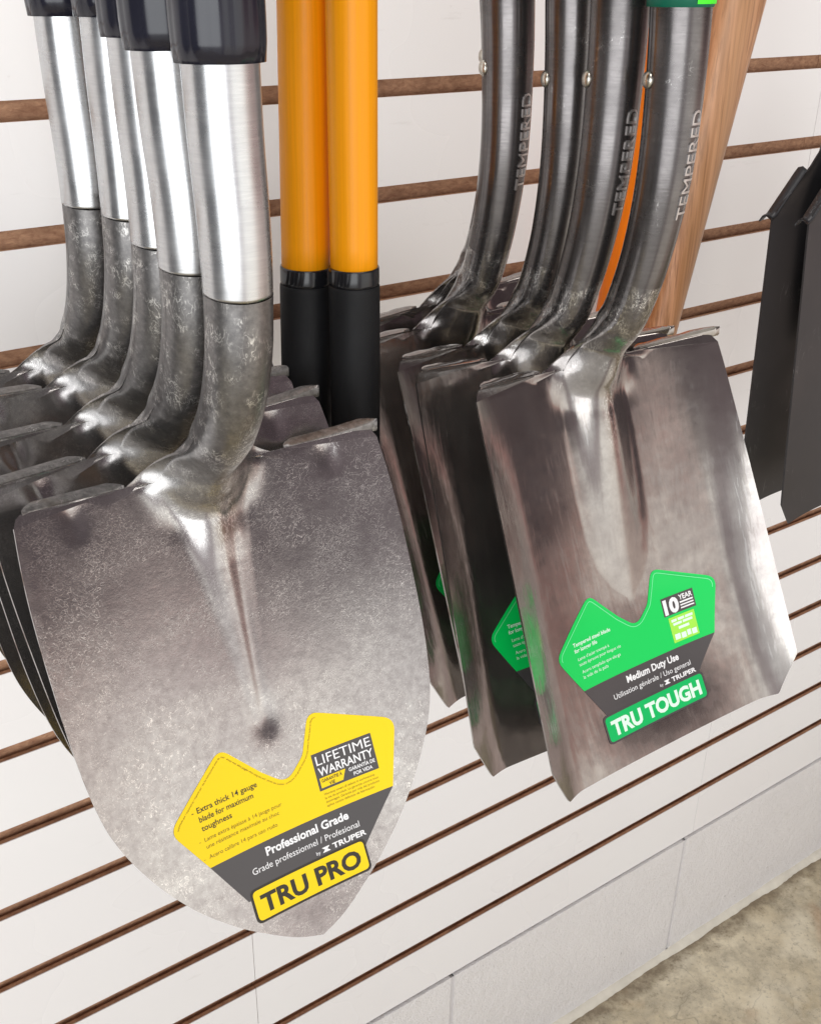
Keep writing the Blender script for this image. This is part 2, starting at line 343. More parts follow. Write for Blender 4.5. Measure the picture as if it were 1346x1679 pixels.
def bm_obj(name, bm, mat, parent=None, smooth=False):
    bmesh.ops.recalc_face_normals(bm, faces=bm.faces)
    me = bpy.data.meshes.new(name); bm.to_mesh(me); bm.free(); return link(name, me, mat, parent, smooth)
def copy_tree(o, parent=None):
    c = o.copy(); COL.objects.link(c); c.parent = parent
    for ch in list(o.children): copy_tree(ch, c)
    return c
def catmull(pts, n):
    """dense centripetal-free Catmull-Rom through pts (k,d) -> (n,d)"""
    p = np.array(pts, float); p = np.vstack([2 * p[0] - p[1], p, 2 * p[-1] - p[-2]])
    out = []; k = len(p) - 3
    for t in np.linspace(0, k - 1e-9, n):
        i = int(t); f = t - i; a, b, c, d = p[i:i + 4]
        out.append(0.5 * (2 * b + (c - a) * f + (2 * a - 5 * b + 4 * c - d) * f * f + (3 * b - a - 3 * c + d) * f ** 3))
    return np.array(out)
def interp(x, xs, ys): return np.interp(x, xs, ys)
def tube_mesh(name, path, radii, mat, parent=None, seg=48, ell=1.0, cap=True, flute=0.0, nfl=12):
    """swept tube along 3-D path; ell widens it along x"""
    path = np.array(path, float); n = len(path); verts = []; faces = []
    tang = np.gradient(path, axis=0); tang /= np.linalg.norm(tang, axis=1)[:, None]
    X = np.array([1.0, 0, 0])
    for i in range(n):
        nrm = np.cross(X, tang[i]); nrm /= np.linalg.norm(nrm); xx = np.cross(tang[i], nrm)
        for j in range(seg):
            a = 2 * math.pi * j / seg; r = radii[i] * (1 + flute * (abs(math.sin(a * nfl / 2)) - 0.5))
            verts.append(path[i] + xx * r * math.cos(a) * ell + nrm * r * math.sin(a))
    for i in range(n - 1):
        for j in range(seg):
            k = (j + 1) % seg
            faces.append((i * seg + j, i * seg + k, (i + 1) * seg + k, (i + 1) * seg + j))
    if cap:
        faces.append(tuple(range(seg - 1, -1, -1))); faces.append(tuple((n - 1) * seg + j for j in range(seg)))
    return from_py(name, verts, faces, mat, parent)

# ------------------------------------------------------------------ the slat wall
PITCH, GRV = 0.1016, 0.0165
TOP_K, BOT_Z = -5, -1.322            # rows above the frame down to the lower edge
def slat_panel(x0, x1, label):
    root = empty('slatwall_panel', ((x0 + x1) / 2, 0, BOT_Z))
    tag(root, label, 'slatwall panel', 'white slatwall panels side by side')
    ox, oz = -(x0 + x1) / 2, -BOT_Z
    face = bmesh.new(); core = bmesh.new()
    X0, X1 = x0 + ox + 0.0004, x1 + ox - 0.0004
    zc = [-PITCH * k for k in range(TOP_K, 13)]
    # white laminate: thin skin of every slat, slightly proud of its board
    for i, z in enumerate(zc):
        zt = z - GRV / 2; zb = (zc[i + 1] + GRV / 2) if i + 1 < len(zc) else BOT_Z
        box(face, X0, X1, 0.0, 0.0012, zb + oz, zt + oz)
        # board behind the skin: front lip, then T-shaped undercut
        box(core, X0, X1, 0.0012, 0.0065, zb + oz + 0.0003, zt + oz - 0.0003)
        box(core, X0, X1, 0.0065, 0.0125, zb + oz + 0.005, zt + oz - 0.005)
    box(core, X0, X1, 0.0125, 0.019, BOT_Z + oz, zc[0] + oz)
    bm_obj('particle_board_core', core, M['board'], root)
    f = bm_obj('laminate_face', face, M['melamine'], root)
    return root
slat_panel(-0.90, 0.4353, 'white slatwall panel behind the round-point shovels, ending at the lower-left joint')
slat_panel(0.4353, 1.3290, 'white slatwall panel behind the orange handles and square shovels')
slat_panel(1.3290, 3.2, 'white slatwall panel behind the black spades at the right')

# ------------------------------------------------------------------ painted block wall under the slat wall, floor
FLOOR_Z = -1.615
def block_wall():
    root = empty('block_wall', (1.0, 0.0, FLOOR_Z)); tag(root, 'grey-white painted block wall below the slatwall and above the concrete floor', 'block wall')
    seams = [-0.75, -0.25, 0.26, 0.772, 1.305, 1.82, 2.33, 2.9]
    bm = bmesh.new(); YB = -0.004
    for a, b in zip(seams[:-1], seams[1:]):
        box(bm, a + 0.0013 - 1.0, b - 0.0013 - 1.0, YB, 0.19, -0.02, BOT_Z - 0.0035 - FLOOR_Z)
    bmesh.ops.bevel(bm, geom=[e for e in bm.edges if e.calc_length() < 0.4], offset=0.0025, segments=2, affect='EDGES')
    bm_obj('blocks', bm, M['block'], root)
    bm = bmesh.new(); box(bm, seams[0] - 1, seams[-1] - 1, YB + 0.0018, 0.18, -0.02, BOT_Z - 0.006 - FLOOR_Z)
    bm_obj('mortar', bm, M['mortar'], root)
    bm = bmesh.new(); box(bm, seams[0] - 1, seams[-1] - 1, 0.0195, 0.19, BOT_Z - FLOOR_Z, 0.8 - FLOOR_Z)
    bm_obj('upper_blocks', bm, M['mortar'], root)
    # uneven caulk bead along the foot of the wall
    verts = []; faces = []; xs = np.linspace(-1.7, 1.9, 420); prof = [(0.0, 0.010), (-0.004, 0.0095), (-0.009, 0.006), (-0.013, 0.002), (-0.015, -0.004)]
    w = 1 + 0.20 * np.interp(xs, np.linspace(-1.7, 1.9, 60), rng.uniform(-1, 1, 60)) + 0.06 * rng.uniform(-1, 1, 420)
    for i, x in enumerate(xs):
        for (y, z) in prof: verts.append((x, YB + y * w[i], z * w[i] if z > 0 else z))
    k = len(prof)
    for i in range(len(xs) - 1):
        for j in range(k - 1): faces.append((i * k + j, i * k + j + 1, (i + 1) * k + j + 1, (i + 1) * k + j))
    from_py('caulk_bead', verts, faces, M['caulk'], root)
block_wall()
bm = bmesh.new(); box(bm, -2.5, 4.5, -1.7, 0.2, -0.1, 0)
fl = bm_obj('floor', bm, M['floor']); fl.location = (0, 0, FLOOR_Z); tag(fl, 'stained worn concrete floor at the foot of the wall', 'floor', kind='structure')

# ------------------------------------------------------------------ shovel heads (lofted: socket tube that opens into the blade)
class Head:
    """frame at the middle of the blade's top edge; u across, s down the blade, h towards the front"""
    def __init__(self, S, N, tube_pts, Rtube, W, D, ridge, dish_pow, L, extra=None, neck=None, th=0.0018, smoothW=True, Wr=None):
        self.Wr = Wr
        self.S = np.array([0, *S]); self.N = np.array([0, *N]); self.tube_pts = tube_pts; self.R = Rtube
        self.Wt = W; self.Dt = D; self.rt = ridge; self.dp = dish_pow; self.L = L; self.extra = extra; self.neck = neck; self.th = th
        if smoothW:
            c = catmull(np.stack([W[1], W[0]], 1), 900); self.Wt = (np.maximum.accumulate(c[:, 1]), c[:, 0])
        c = catmull(np.stack([D[1], D[0]], 1), 600); self.Dt = (np.maximum.accumulate(c[:, 1]), c[:, 0])
    def W(self, s): return interp(s, *self.Wt)
    def Wref(self, s): return interp(s, *(self.Wr or self.Wt))
    def D(self, s): return interp(s, *self.Dt)
    def sheet(self, u, s):
        w = np.maximum(self.Wref(np.maximum(s, 0.0)), 1e-4); q = np.clip(np.abs(u) / w, 0, 1)
        h = -self.D(s) * (1 - q ** self.dp)
        if self.extra is not None: h = h + self.extra(u, s, q)
        return h
    def ridge(self, u, s):
        r = interp(s, *self.rt[0]); rh = interp(s, *self.rt[1]); e = interp(s, *self.rt[2])
        t = np.clip(np.abs(u) / np.maximum(r, 1e-5), 0, 1)
        return rh * ((1 - e) * np.sqrt(np.maximum(0, 1 - t * t)) + e * 0.5 * (1 + np.cos(math.pi * t)))
    def h(self, u, s): return self.sheet(u, s) + self.ridge(u, s)
    def P(self, u, s, off=0.0):
        u = np.asarray(u, float); s = np.asarray(s, float); h = self.h(u, s) + off
        return u[..., None] * np.array([1.0, 0, 0]) + s[..., None] * self.S + h[..., None] * self.N

def loft_head(H, name, mats, parent):
    S, Nn = H.S[1:], H.N[1:]
    # centre line in (y,z): tube points then the sheet's own middle
    s_join = 0.05
    js = np.array([0.028, s_join]); join = [s * S + (H.sheet(np.array(0.0), np.array(s))) * Nn for s in js]
    pts = catmull(list(H.tube_pts) + join, 260)
    seg = np.r_[0, np.cumsum(np.linalg.norm(np.diff(pts, axis=0), axis=1))]
    # nominal s on the neck = along the blade direction, measured back from the join
    s_of = s_join - (seg[-1] - seg)
    tang = np.gradient(pts, axis=0); tang /= np.linalg.norm(tang, axis=1)[:, None]
    nrm = np.stack([tang[:, 1], -tang[:, 0]], 1)          # front normal: (-y,...) for a downward tangent
    stations = []
    tmin = s_of[0]
    neck_start = H.neck['start']
    sts = np.r_[np.linspace(tmin, neck_start, 46)[:-1], np.linspace(neck_start, 0.0, 40)]
    nf, ng = 26, 34                                        # half-counts: ridge, flange
    ang = np.linspace(0, math.pi / 2, nf)
    verts = []; rows = 0
    def add_row(o, n, s, Wd, warp):
        # the tube part follows the section normal, the sheet part lies in the blade's own surface
        ps = min(max((s + 0.035) / 0.035, 0), 1); ps = ps * ps * (3 - 2 * ps)
        oS = s * S + H.sheet(np.array(0.0), np.array(max(s, 0.0))) * Nn
        nonlocal rows
        r = interp(s, *H.rt[0]); rb = 1 - interp(s, *H.neck['back'])
        r = max(r, 2e-4)
        Wd = max(Wd, r + 1e-4) if Wd > 3e-4 else Wd
        rr = min(r, Wd * 0.6) if Wd < r * 1.2 and s > 0.1 else r
        ur = rr * np.sin(ang)
        uf = rr + (max(Wd, rr + 1e-5) - rr) * (np.linspace(0, 1, ng + 1)[1:]) ** 1.0
        uh = np.r_[ur, uf]
        u = np.r_[-uh[::-1], uh[1:]]
        ww = warp(u) if warp is not None else np.zeros_like(u)
        se = s + ww
        base = H.sheet(u, np.maximum(se, 0.0)) - H.sheet(np.zeros_like(u), np.maximum(se, 0.0)) if s > -0.001 else H.sheet(u, np.zeros_like(u)) - H.sheet(np.zeros_like(u), np.zeros_like(u))
        fr = H.ridge(u, np.full_like(u, s))
        t = np.clip(np.abs(u) / rr, 0, 1)
        circ = -H.R * np.sqrt(np.maximum(0, 1 - t * t)) - 1e-4
        bk = (1 - rb) * (fr - H.th) + rb * np.minimum(circ, fr - H.th * (np.abs(u) > rr))
        for arr in (fr, bk[::-1]):
            us = u if arr is fr else u[::-1]; wq = ww if arr is fr else ww[::-1]
            bq = base if arr is fr else base[::-1]
            for a, b, c, d in zip(us, arr, wq, bq):
                q = min(max((abs(a) / max(rr, 1e-4) - 0.55) / 0.95, 0), 1); q = q * q * (3 - 2 * q) * ps
                yz = (1 - q) * (o + b * n) + q * (oS + b * Nn) + c * S + d * Nn
                verts.append((a, yz[0], yz[1]))
        rows += 1
        return 2 * len(u)
    for s in sts:
        i = np.searchsorted(s_of, s); i = min(max(i, 0), len(pts) - 1)
        o = np.array([np.interp(s, s_of, pts[:, k]) for k in (0, 1)]); n = np.array([np.interp(s, s_of, nrm[:, k]) for k in (0, 1)]); n /= np.linalg.norm(n)
        Wd = interp(s, *H.neck['W'])
        k = add_row(o, n, s, Wd, None)
    # blade rows
    ss = np.r_[np.linspace(0, 0.05, 22), np.linspace(0.05, H.L - 0.02, 70)[1:], H.L - 0.02 * (1 - np.sin(np.linspace(0, math.pi / 2, 14)[1:]))]
    for s in ss:
        f = np.clip(s / 0.05, 0, 1)
        o = np.array([np.interp(s, s_of, pts[:, k_]) for k_ in (0, 1)]); n = np.array([np.interp(s, s_of, nrm[:, k_]) for k_ in (0, 1)])
        oe = s * S + H.sheet(np.array(0.0), np.array(s)) * Nn
        g = f * f * (3 - 2 * f)
        o = (1 - g) * o + g * oe; n = (1 - g) * n + g * Nn; n /= np.linalg.norm(n)
        wf = (lambda u, s=s: H.neck['notch'](np.abs(u)) * np.exp(-(s / 0.016) ** 1.5))
        add_row(o, n, s, H.W(s), wf)
    faces = []
    for i in range(rows - 1):
        for j in range(k):
            q = (j + 1) % k
            faces.append((i * k + j, i * k + q, (i + 1) * k + q, (i + 1) * k + j))
    # split at the end of the upper (bright) socket is done by the caller: here only the mesh below is lofted
    ob = from_py(name, verts, faces, None, parent)
    for m in mats: ob.data.materials.append(m)
    bmm = bmesh.new(); bmm.from_mesh(ob.data); bmesh.ops.recalc_face_normals(bmm, faces=bmm.faces)
    bmesh.ops.dissolve_degenerate(bmm, dist=2e-6, edges=bmm.edges)
    sharp = [e for e in bmm.edges if len(e.link_faces) == 2 and e.calc_face_angle(0) > rad(50)]
    for e in sharp: e.smooth = False
    bmm.to_mesh(ob.data); bmm.free()
    return ob

# ---- flat artwork pressed onto a head's surface
def drape(name, polys, H, off, mat, parent, step=0.004, xf=None):
    """polys: list of outlines [(u,s)...]; filled, cut into small cells and laid on the blade"""
    bm = bmesh.new()
    for poly in polys:
        vs = [bm.verts.new((p[0], p[1], 0)) for p in poly]
        es = [bm.edges.new((vs[i], vs[(i + 1) % len(vs)])) for i in range(len(vs))]
        bmesh.ops.triangle_fill(bm, edges=es, use_beauty=True)
    lo = np.min([np.min(p, axis=0) for p in polys], axis=0); hi = np.max([np.max(p, axis=0) for p in polys], axis=0)
    for ax in (0, 1):
        for c in np.arange(lo[ax] + step, hi[ax], step):
            co = [0, 0, 0]; no = [0, 0, 0]; co[ax] = c; no[ax] = 1
            bmesh.ops.bisect_plane(bm, geom=list(bm.verts) + list(bm.edges) + list(bm.faces), plane_co=co, plane_no=no)
    return drape_bm(name, bm, H, off, mat, parent, xf)
def drape_bm(name, bm, H, off, mat, parent, xf=None):
    uv = np.array([v.co[:2] for v in bm.verts])
    if xf is not None: uv = xf(uv)
    P = H.P(uv[:, 0], uv[:, 1], off)
    for v, p in zip(bm.verts, P): v.co = p
    bm.normal_update()
    for f in bm.faces:
        if f.normal.dot(Vector(H.N)) < 0: f.normal_flip()
    me = bpy.data.meshes.new(name); bm.to_mesh(me); bm.free()
    return link(name, me, mat, parent, False)
def text_bm(lines_, bm=None):
    """lines_: (text, u, s, height, width or None, bold, align, slant-degrees): glyph meshes in (u,s); s grows downwards"""
    bm = bm or bmesh.new()
    for (txt, u, s, hgt, wid, bold, align) in lines_:
        cu = bpy.data.curves.new('t', 'FONT'); cu.body = txt; cu.size = 1.0; cu.offset = bold; cu.resolution_u = 3
        ob = bpy.data.objects.new('t', cu); COL.objects.link(ob)
        dg = bpy.context.evaluated_depsgraph_get(); me = bpy.data.meshes.new_from_object(ob.evaluated_get(dg))
        co = np.array([v.co[:] for v in me.vertices])
        cap = 0.729                                       # cap height of the built-in face
        k = hgt / cap; w = co[:, 0].max() - co[:, 0].min(); kx = k if wid is None else wid / w
        x = (co[:, 0] - co[:, 0].min()) * kx; y = co[:, 1] * k
        if align == 'C': x -= (w * kx) / 2
        elif align == 'R': x -= w * kx
        base = [bm.verts.new((u + a, s - b, 0)) for a, b in zip(x, y)]
        for p in me.polygons:
            try: bm.faces.new([base[i] for i in p.vertices])
            except ValueError: pass
        bpy.data.objects.remove(ob); bpy.data.curves.remove(cu); bpy.data.meshes.remove(me)
    return bm
def rounded(poly, rads, n=7):
    out = []; P = [np.array(p, float) for p in poly]; m = len(P)
    if isinstance(rads, (int, float)): rads = [rads] * m
    for i in range(m):
        a, b, c = P[i - 1], P[i], P[(i + 1) % m]; r = rads[i]
        if r <= 0: out.append(tuple(b)); continue
        d1 = (a - b) / np.linalg.norm(a - b); d2 = (c - b) / np.linalg.norm(c - b)
        th = math.acos(np.clip(d1 @ d2, -1, 1)); t = min(r / math.tan(th / 2), 0.49 * np.linalg.norm(a - b), 0.49 * np.linalg.norm(c - b))
        p0, p1 = b + d1 * t, b + d2 * t
        for k in np.linspace(0, 1, n): out.append(tuple((1 - k) ** 2 * p0 + 2 * k * (1 - k) * b + k * k * p1))
    return out
def rect(u0, s0, u1, s1): return [(u0, s0), (u1, s0), (u1, s1), (u0, s1)]
def inset(poly, d):
    P = np.array(poly); n = len(P); A = 0.5 * np.sum(P[:, 0] * np.roll(P[:, 1], -1) - np.roll(P[:, 0], -1) * P[:, 1])
    t = np.roll(P, -1, 0) - np.roll(P, 1, 0); t /= np.linalg.norm(t, axis=1)[:, None] + 1e-12
    nn = np.stack([-t[:, 1], t[:, 0]], 1) * (1 if A > 0 else -1)
    return P + nn * d
def ring_strip(poly, i0, i1, d0, d1):
    a = inset(poly, d0)[i0:i1]; b = inset(poly, d1)[i0:i1]
    return [(a[i], a[i + 1], b[i + 1], b[i]) for i in range(len(a) - 1)]

# ------------------------------------------------------------------ the sticker both heads carry (mm, u across / s down, own origin)
LAB_TOP = rounded([(-77, 36), (-37, -3), (-3.0, 37), (-3.0, 37), (26, -3), (77, 19), (77, 34), (66, 60.5), (-61, 60.5)][0:0] or
                  [(-78, 31), (-36, -5), (-14, 20), (0, 33), (14, 20), (24, -6), (78, 18), (66, 62), (-60, 62)],
                  [9, 7, 14, 9, 14, 7, 10, 0, 0])
LAB_LOW = [(-60, 62), (66, 62), (38, 93), (-43, 93)]

def sticker(H, root, kind, s0, u0=0.0, rot=0.0, k=(1.0, 1.0)):
    c, sn = math.cos(rot), math.sin(rot)
    def xf(uv):
        uv = np.asarray(uv, float) * 0.001 * np.array(k); d = uv - np.array([0, 0.045])
        return np.stack([u0 + c * d[:, 0] - sn * d[:, 1], s0 + 0.045 + sn * d[:, 0] + c * d[:, 1]], 1)
    pro = kind == 'pro'
    c_main = M['lab_yellow'] if pro else M['lab_green']
    ink = M['lab_black'] if pro else M['lab_white']; soft = M['lab_brown'] if pro else M['lab_mint']
    lab = drape('label', [LAB_TOP], H, 0.00022, c_main, root, step=3.5, xf=xf)
    lab['label'] = ('yellow and dark grey sticker on the blade' if pro else 'green and dark grey sticker on the blade')
    def sub(name, polys, off, mat, step=6): return drape(name, polys, H, off, mat, lab, step=step, xf=xf)
    def txt(name, L, off, mat):
        bm = text_bm(L)
        if name == 'badge_lettering':                     # large letters are cut small enough to follow the curl of the blade
            co = np.array([v.co[:2] for v in bm.verts])
            for ax in (0, 1):
                for c in np.arange(co[:, ax].min() + 2.5, co[:, ax].max(), 2.5):
                    p = [0, 0, 0]; n = [0, 0, 0]; p[ax] = c; n[ax] = 1
                    bmesh.ops.bisect_plane(bm, geom=list(bm.verts) + list(bm.edges) + list(bm.faces), plane_co=p, plane_no=n)
        return drape_bm(name, bm, H, off, mat, lab, xf)
    sub('grade_panel', [LAB_LOW], 0.00024, M['lab_grey'], 4)
    b0, b1 = (-41.5, 38.5) if pro else (-51, 46)
    badge = rounded(rect(b0, 87, b1, 109), 4.0)
    sub('badge_border', [badge], 0.00032, M['lab_black'] if pro else M['lab_grey'], 2.5)
    sub('badge', [rounded(rect(b0 + 1.5, 88.5, b1 - 1.5, 107.5), 3.2)], 0.00042, M['lab_yellow'] if pro else M['lab_dkgreen'], 2.5)
    if pro:
        txt('badge_lettering', [('TRU PRO', -1.5, 103.6, 11.4, 69, 0.036, 'C')], 0.00052, M['lab_black'])
    else:
        txt('badge_lettering', [('TRU TOUGH', -2.5, 103.8, 11.4, 86, 0.042, 'C')], 0.00052, M['lab_mint'])
    # grade lines
    g1, g2 = ('Professional Grade', 'Grade professionnel / Profesional') if pro else ('Medium Duty Use', 'Utilisation générale / Uso general')
    txt('grade_lettering', [(g1, 4, 71.2, 5.6, 57 if pro else 50, 0.030, 'C'), (g2, 1, 79.0, 4.3, 74, 0.0, 'C'),
                            ('by', 6, 85.4, 2.4, None, 0.0, 'L'), ('TRUPER', 17.5, 85.6, 3.6, 23.5, 0.03, 'L')], 0.00034, M['lab_white'])
    sub('maker_emblem', [rounded([(10, 82.2), (16, 82.2), (13.8, 83.9), (16, 85.6), (10, 85.6), (12.2, 83.9)], 0.3)], 0.00034, M['lab_white'], 9)
    if pro:
        txt('feature_lettering', [('Extra thick 14 gauge', -59, 27.2, 3.7, 40, 0.012, 'L'), ('blade for maximum', -59, 33.0, 3.7, 36, 0.012, 'L'),
                                  ('toughness', -59, 38.8, 3.7, 20, 0.012, 'L'), ('-', -62.5, 27.2, 3.7, None, 0.0, 'L')], 0.00034, ink)
        txt('small_lettering', [('Lame extra épaisse à 14 jauge pour', -59, 45.4, 2.7, 52, 0.0, 'L'), ('une résistance maximale au choc', -59, 50.0, 2.7, 49, 0.0, 'L'),
                                ('Acero calibre 14 para uso rudo', -59, 56.6, 2.7, 46, 0.0, 'L'),
                                ('-', -62.5, 45.4, 2.7, None, 0, 'L'), ('-', -62.5, 56.6, 2.7, None, 0, 'L')], 0.00034, soft)
        txt('warranty_small_lettering', [('Warranty covers all defects in workmanship', 21, 50.6, 1.6, 35, 0, 'L'), ('la vie du produit. La garantie couvre tout', 21, 53.2, 1.6, 37, 0, 'L'),
                                         ('dommages. Garantía por vida del producto', 21, 55.8, 1.6, 37, 0, 'L'), ('aplica contra defectos de fabricación', 21, 58.4, 1.6, 33, 0, 'L')], 0.00034, soft)
        sub('warranty_box', [rect(19, 22, 60, 47)], 0.00032, M['lab_grey'], 5)
        sub('warranty_corner', [[(20.6, 38.8), (38.5, 38.8), (35.5, 45.4), (20.6, 45.4)]], 0.00042, M['lab_yellow'], 6)
        txt('warranty_lettering', [('LIFETIME', 21, 30.2, 6.6, 37.5, 0.0, 'L'), ('WARRANTY', 21, 37.6, 5.9, 37.5, 0.014, 'L'),
                                   ('GARANTÍA DE', 40.5, 41.7, 2.5, 18, 0.02, 'L'), ('POR VIDA', 43, 45.4, 2.5, 13, 0.02, 'L')], 0.00052, M['lab_white'])
        txt('warranty_corner_lettering', [('GARANTIE À', 21.6, 41.9, 2.2, 14, 0.015, 'L'), ('VIE', 26, 45.0, 2.2, None, 0.015, 'L')], 0.00056, M['lab_black'])
        # tiny print that follows the sticker's upper rim
        drape_bm('rim_lettering', rim_bm(), H, 0.00034, soft, lab, xf)
    else:
        txt('feature_lettering', [('Tempered steel blade', -60, 28.0, 3.1, 36, 0.02, 'L'), ('for longer life', -60, 32.6, 3.1, 22, 0.02, 'L'),
                                  ('Lame d’acier trempé à', -58.5, 39.0, 2.6, 30, 0.0, 'L'), ('toute épreuve pour longue vie', -58.5, 43.2, 2.6, 40, 0.0, 'L'),
                                  ('Acero templado que alarga', -57.5, 49.2, 2.6, 37, 0, 'L'), ('la vida de la pala', -57.5, 53.4, 2.6, 24, 0, 'L')], 0.00034, M['lab_mint'])
        bmr = bmesh.new()
        nT = len(LAB_TOP)
        for q in ring_strip(LAB_TOP, 1, nT - 2, 2.4, 3.0): bmr.faces.new([bmr.verts.new((p[0], p[1], 0)) for p in q])
        drape_bm('rim_line', bmr, H, 0.00034, M['lab_lgreen'], lab, xf)
        sub('warranty_box', [rect(26, 20.5, 56, 35.5)], 0.00032, M['lab_grey'], 5)
        txt('warranty_lettering', [('10', 27.2, 33.9, 11.6, 14, 0.05, 'L'), ('YEAR', 42.2, 26.2, 4.2, 12.5, 0.03, 'L')], 0.00046, M['lab_white'])
        sub('warranty_bars', [rect(42.4, 27.6, 54.6, 28.9), rect(42.4, 30.1, 54.6, 31.2), rect(42.4, 32.4, 54.6, 33.5)], 0.00044, M['lab_white'], 9)
        sub('lime_patch', [rect(29, 37.5, 53, 58)], 0.00032, M['lab_lime'], 5)
        sub('lime_patch_marks', [rect(31, 39.5, 36, 41.6), rect(37, 39.5, 43, 41.6), rect(44, 39.5, 51, 41.6), rect(32, 42.6, 40, 44.6), rect(41, 42.6, 50, 44.6), rect(36, 46.4, 46, 48.6), rect(31, 51.5, 36, 56), rect(37, 52, 41.5, 56.5), rect(42.5, 51.5, 46, 56), rect(47, 52, 51.5, 56.5)], 0.00040, M['lab_mint'], 5)
    return lab
def rim_bm():
    """one line of tiny print that runs along the sticker's upper rim"""
    P = inset(LAB_TOP, 3.4); n = len(P); P = P[3:n - 10]
    d = np.r_[0, np.cumsum(np.linalg.norm(np.diff(P, axis=0), axis=1))]
    t = ('Importado por / imported by / importe par · lea las instrucciones antes de usar · always wear safety goggles when using this tool · '
         'porter des lunettes · productos con garantia limited warranty made in Mexico hecho en Mexico')
    bm = text_bm([(t, 0, 0, 1.25, d[-1], 0.0, 'L')])
    T = np.gradient(P, axis=0); T /= np.linalg.norm(T, axis=1)[:, None]
    for v in bm.verts:
        x, y = v.co[0], v.co[1]
        p = np.array([np.interp(x, d, P[:, 0]), np.interp(x, d, P[:, 1])]); tt = np.array([np.interp(x, d, T[:, 0]), np.interp(x, d, T[:, 1])])
        q = p + y * np.array([-tt[1], tt[0]]); v.co = (q[0], q[1], 0)
    return bm

# ------------------------------------------------------------------ round-point shovel
def notch_round(a): return 0.008 * np.exp(-((a - 0.061) / 0.010) ** 2) + 0.007 * np.clip((a - 0.1135) / 0.007, 0, 1) ** 2.4
def extra_round(u, s, q):
    t = np.clip(s / 0.026, 0, 1); g = np.exp(-((np.abs(u) - 0.086) / (0.0040 + 0.0045 * (1 - t))) ** 2) * np.sin(math.pi * np.clip(t * 0.85 + 0.15, 0, 1)) ** 1.2
    # forging crease to the right of the rib, ending in a small dent
    c = -0.0011 * np.exp(-((u - np.interp(s, [0, .165], [.012, .0015])) / np.interp(s, [0, .165], [.0060, .0040])) ** 2) * np.clip(s / .02, 0, 1) * np.clip((.176 - s) / .03, 0, 1)
    d = -0.0014 * np.exp(-(u / .009) ** 2 - ((s - .164) / .012) ** 2)
    return -0.0018 * g + c + d
RT = [(-0.044, 0.40), (-0.047, 0.26), (-0.0490, 0.20), (-0.0525, 0.16), (-0.0530, 0.125), (-0.0495, 0.088), (-0.038, 0.054), (-0.020, 0.026), (-0.001, 0.004)]
SILVER_Z = 0.1215
HR = Head(S=(-.4227, -.9063), N=(-.9063, .4227), tube_pts=[(-0.0530, SILVER_Z)] + RT[5:], Rtube=0.0182,
          W=([0, .05, .10, .15, .1915, .2259, .2560, .2790, .2945, .3045, .3105],
             [.1205, .1235, .1232, .1208, .1140, .0985, .0775, .0545, .0335, .0165, .0002]), Wr=([0, .05, .3105], [.1205, .1232, .1232]),
          D=([0, .05, .10, .165, .21, .25, .28, .3105], [.0165, .0172, .0174, .0172, .0164, .0148, .0125, .0090]),
          ridge=(([-1, -.05, -.03, -.012, 0.005, .03, .06, .10, .14, .165, .178, 1], [.0182, .0183, .0200, .0255, .0300, .0270, .0215, .0155, .0105, .0070, .0006, .0006]),
                 ([-1, -.01, 0.01, .03, .06, .10, .14, .165, .178, 1], [.0182, .0182, .0150, .0082, .0036, .0017, .0008, .0004, 0, 0]),
                 ([-1, -.045, -.004, 1], [0, 0, 1, 1])),
          dish_pow=2.0, L=.3105, extra=extra_round,
          neck=dict(start=-0.050, W=([-1, -.050, -.038, -.027, -.017, -.009, -.003, 0], [.0182, .0184, .0198, .0228, .0280, .0350, .0430, .0490]),
                    back=([-1, -.04, .03, 1], [0, 0, 1, 1]), notch=notch_round))

def step_strip(name, H, u0, u1, sgn, depth, mat, parent, wavy=0.0, lift=0.0, curl=0.004):
    """rolled foot step: the top edge turned back towards the wall"""
    n = 46; us = np.linspace(u0, u1, n); verts = []; faces = []
    S, Nn = H.S, H.N
    for i, a in enumerate(us):
        f = i / (n - 1); u = sgn * a
        e0 = H.P(np.array(min(a, H.W(0.0) - 0.0005) * sgn), np.array(0.0005))
        e0[0] = u
        fade = math.sqrt(max(0.0, min(1, f / 0.14, (1 - f) / 0.14))); fade = max(0.16, fade)
        wv = wavy * math.sin(i * 0.42 + (0.4 if sgn > 0 else 1.7))
        dp = depth * fade * (1 + 0.9 * wv)
        prof = []
        up = np.array([0, 0.995, 0.10]); upn = np.array([0, -0.10, 0.995])
        t = 0.0018
        liftv = lift * (f ** 3) + wv * 0.0012
        for (d, hgt) in ((-0.0008, -0.002), (0.0, 0.0012 + liftv), (0.35, 0.0022 + liftv), (0.8, 0.0018 + liftv), (1.0, -curl * 0.3 + liftv), (1.0, -curl * 0.3 - t + liftv), (0.8, 0.0018 - t + liftv), (0.35, 0.0022 - t + liftv), (0.02, -0.0035)):
            prof.append(e0 + up * (d * dp if d > 0 else d) + upn * hgt)
        verts += prof
    k = 9
    for i in range(n - 1):
        for j in range(k):
            q = (j + 1) % k; faces.append((i * k + j, i * k + q, (i + 1) * k + q, (i + 1) * k + j))
    faces.append(tuple(range(k))); faces.append(tuple((n - 1) * k + j for j in range(k - 1, -1, -1)))
    o = from_py(name, verts, faces, mat, parent)
    bmm = bmesh.new(); bmm.from_mesh(o.data); bmesh.ops.recalc_face_normals(bmm, faces=bmm.faces)
    for e in bmm.edges:
        if len(e.link_faces) == 2 and e.calc_face_angle(0) > rad(50): e.smooth = False
    bmm.to_mesh(o.data); bmm.free()
    return o

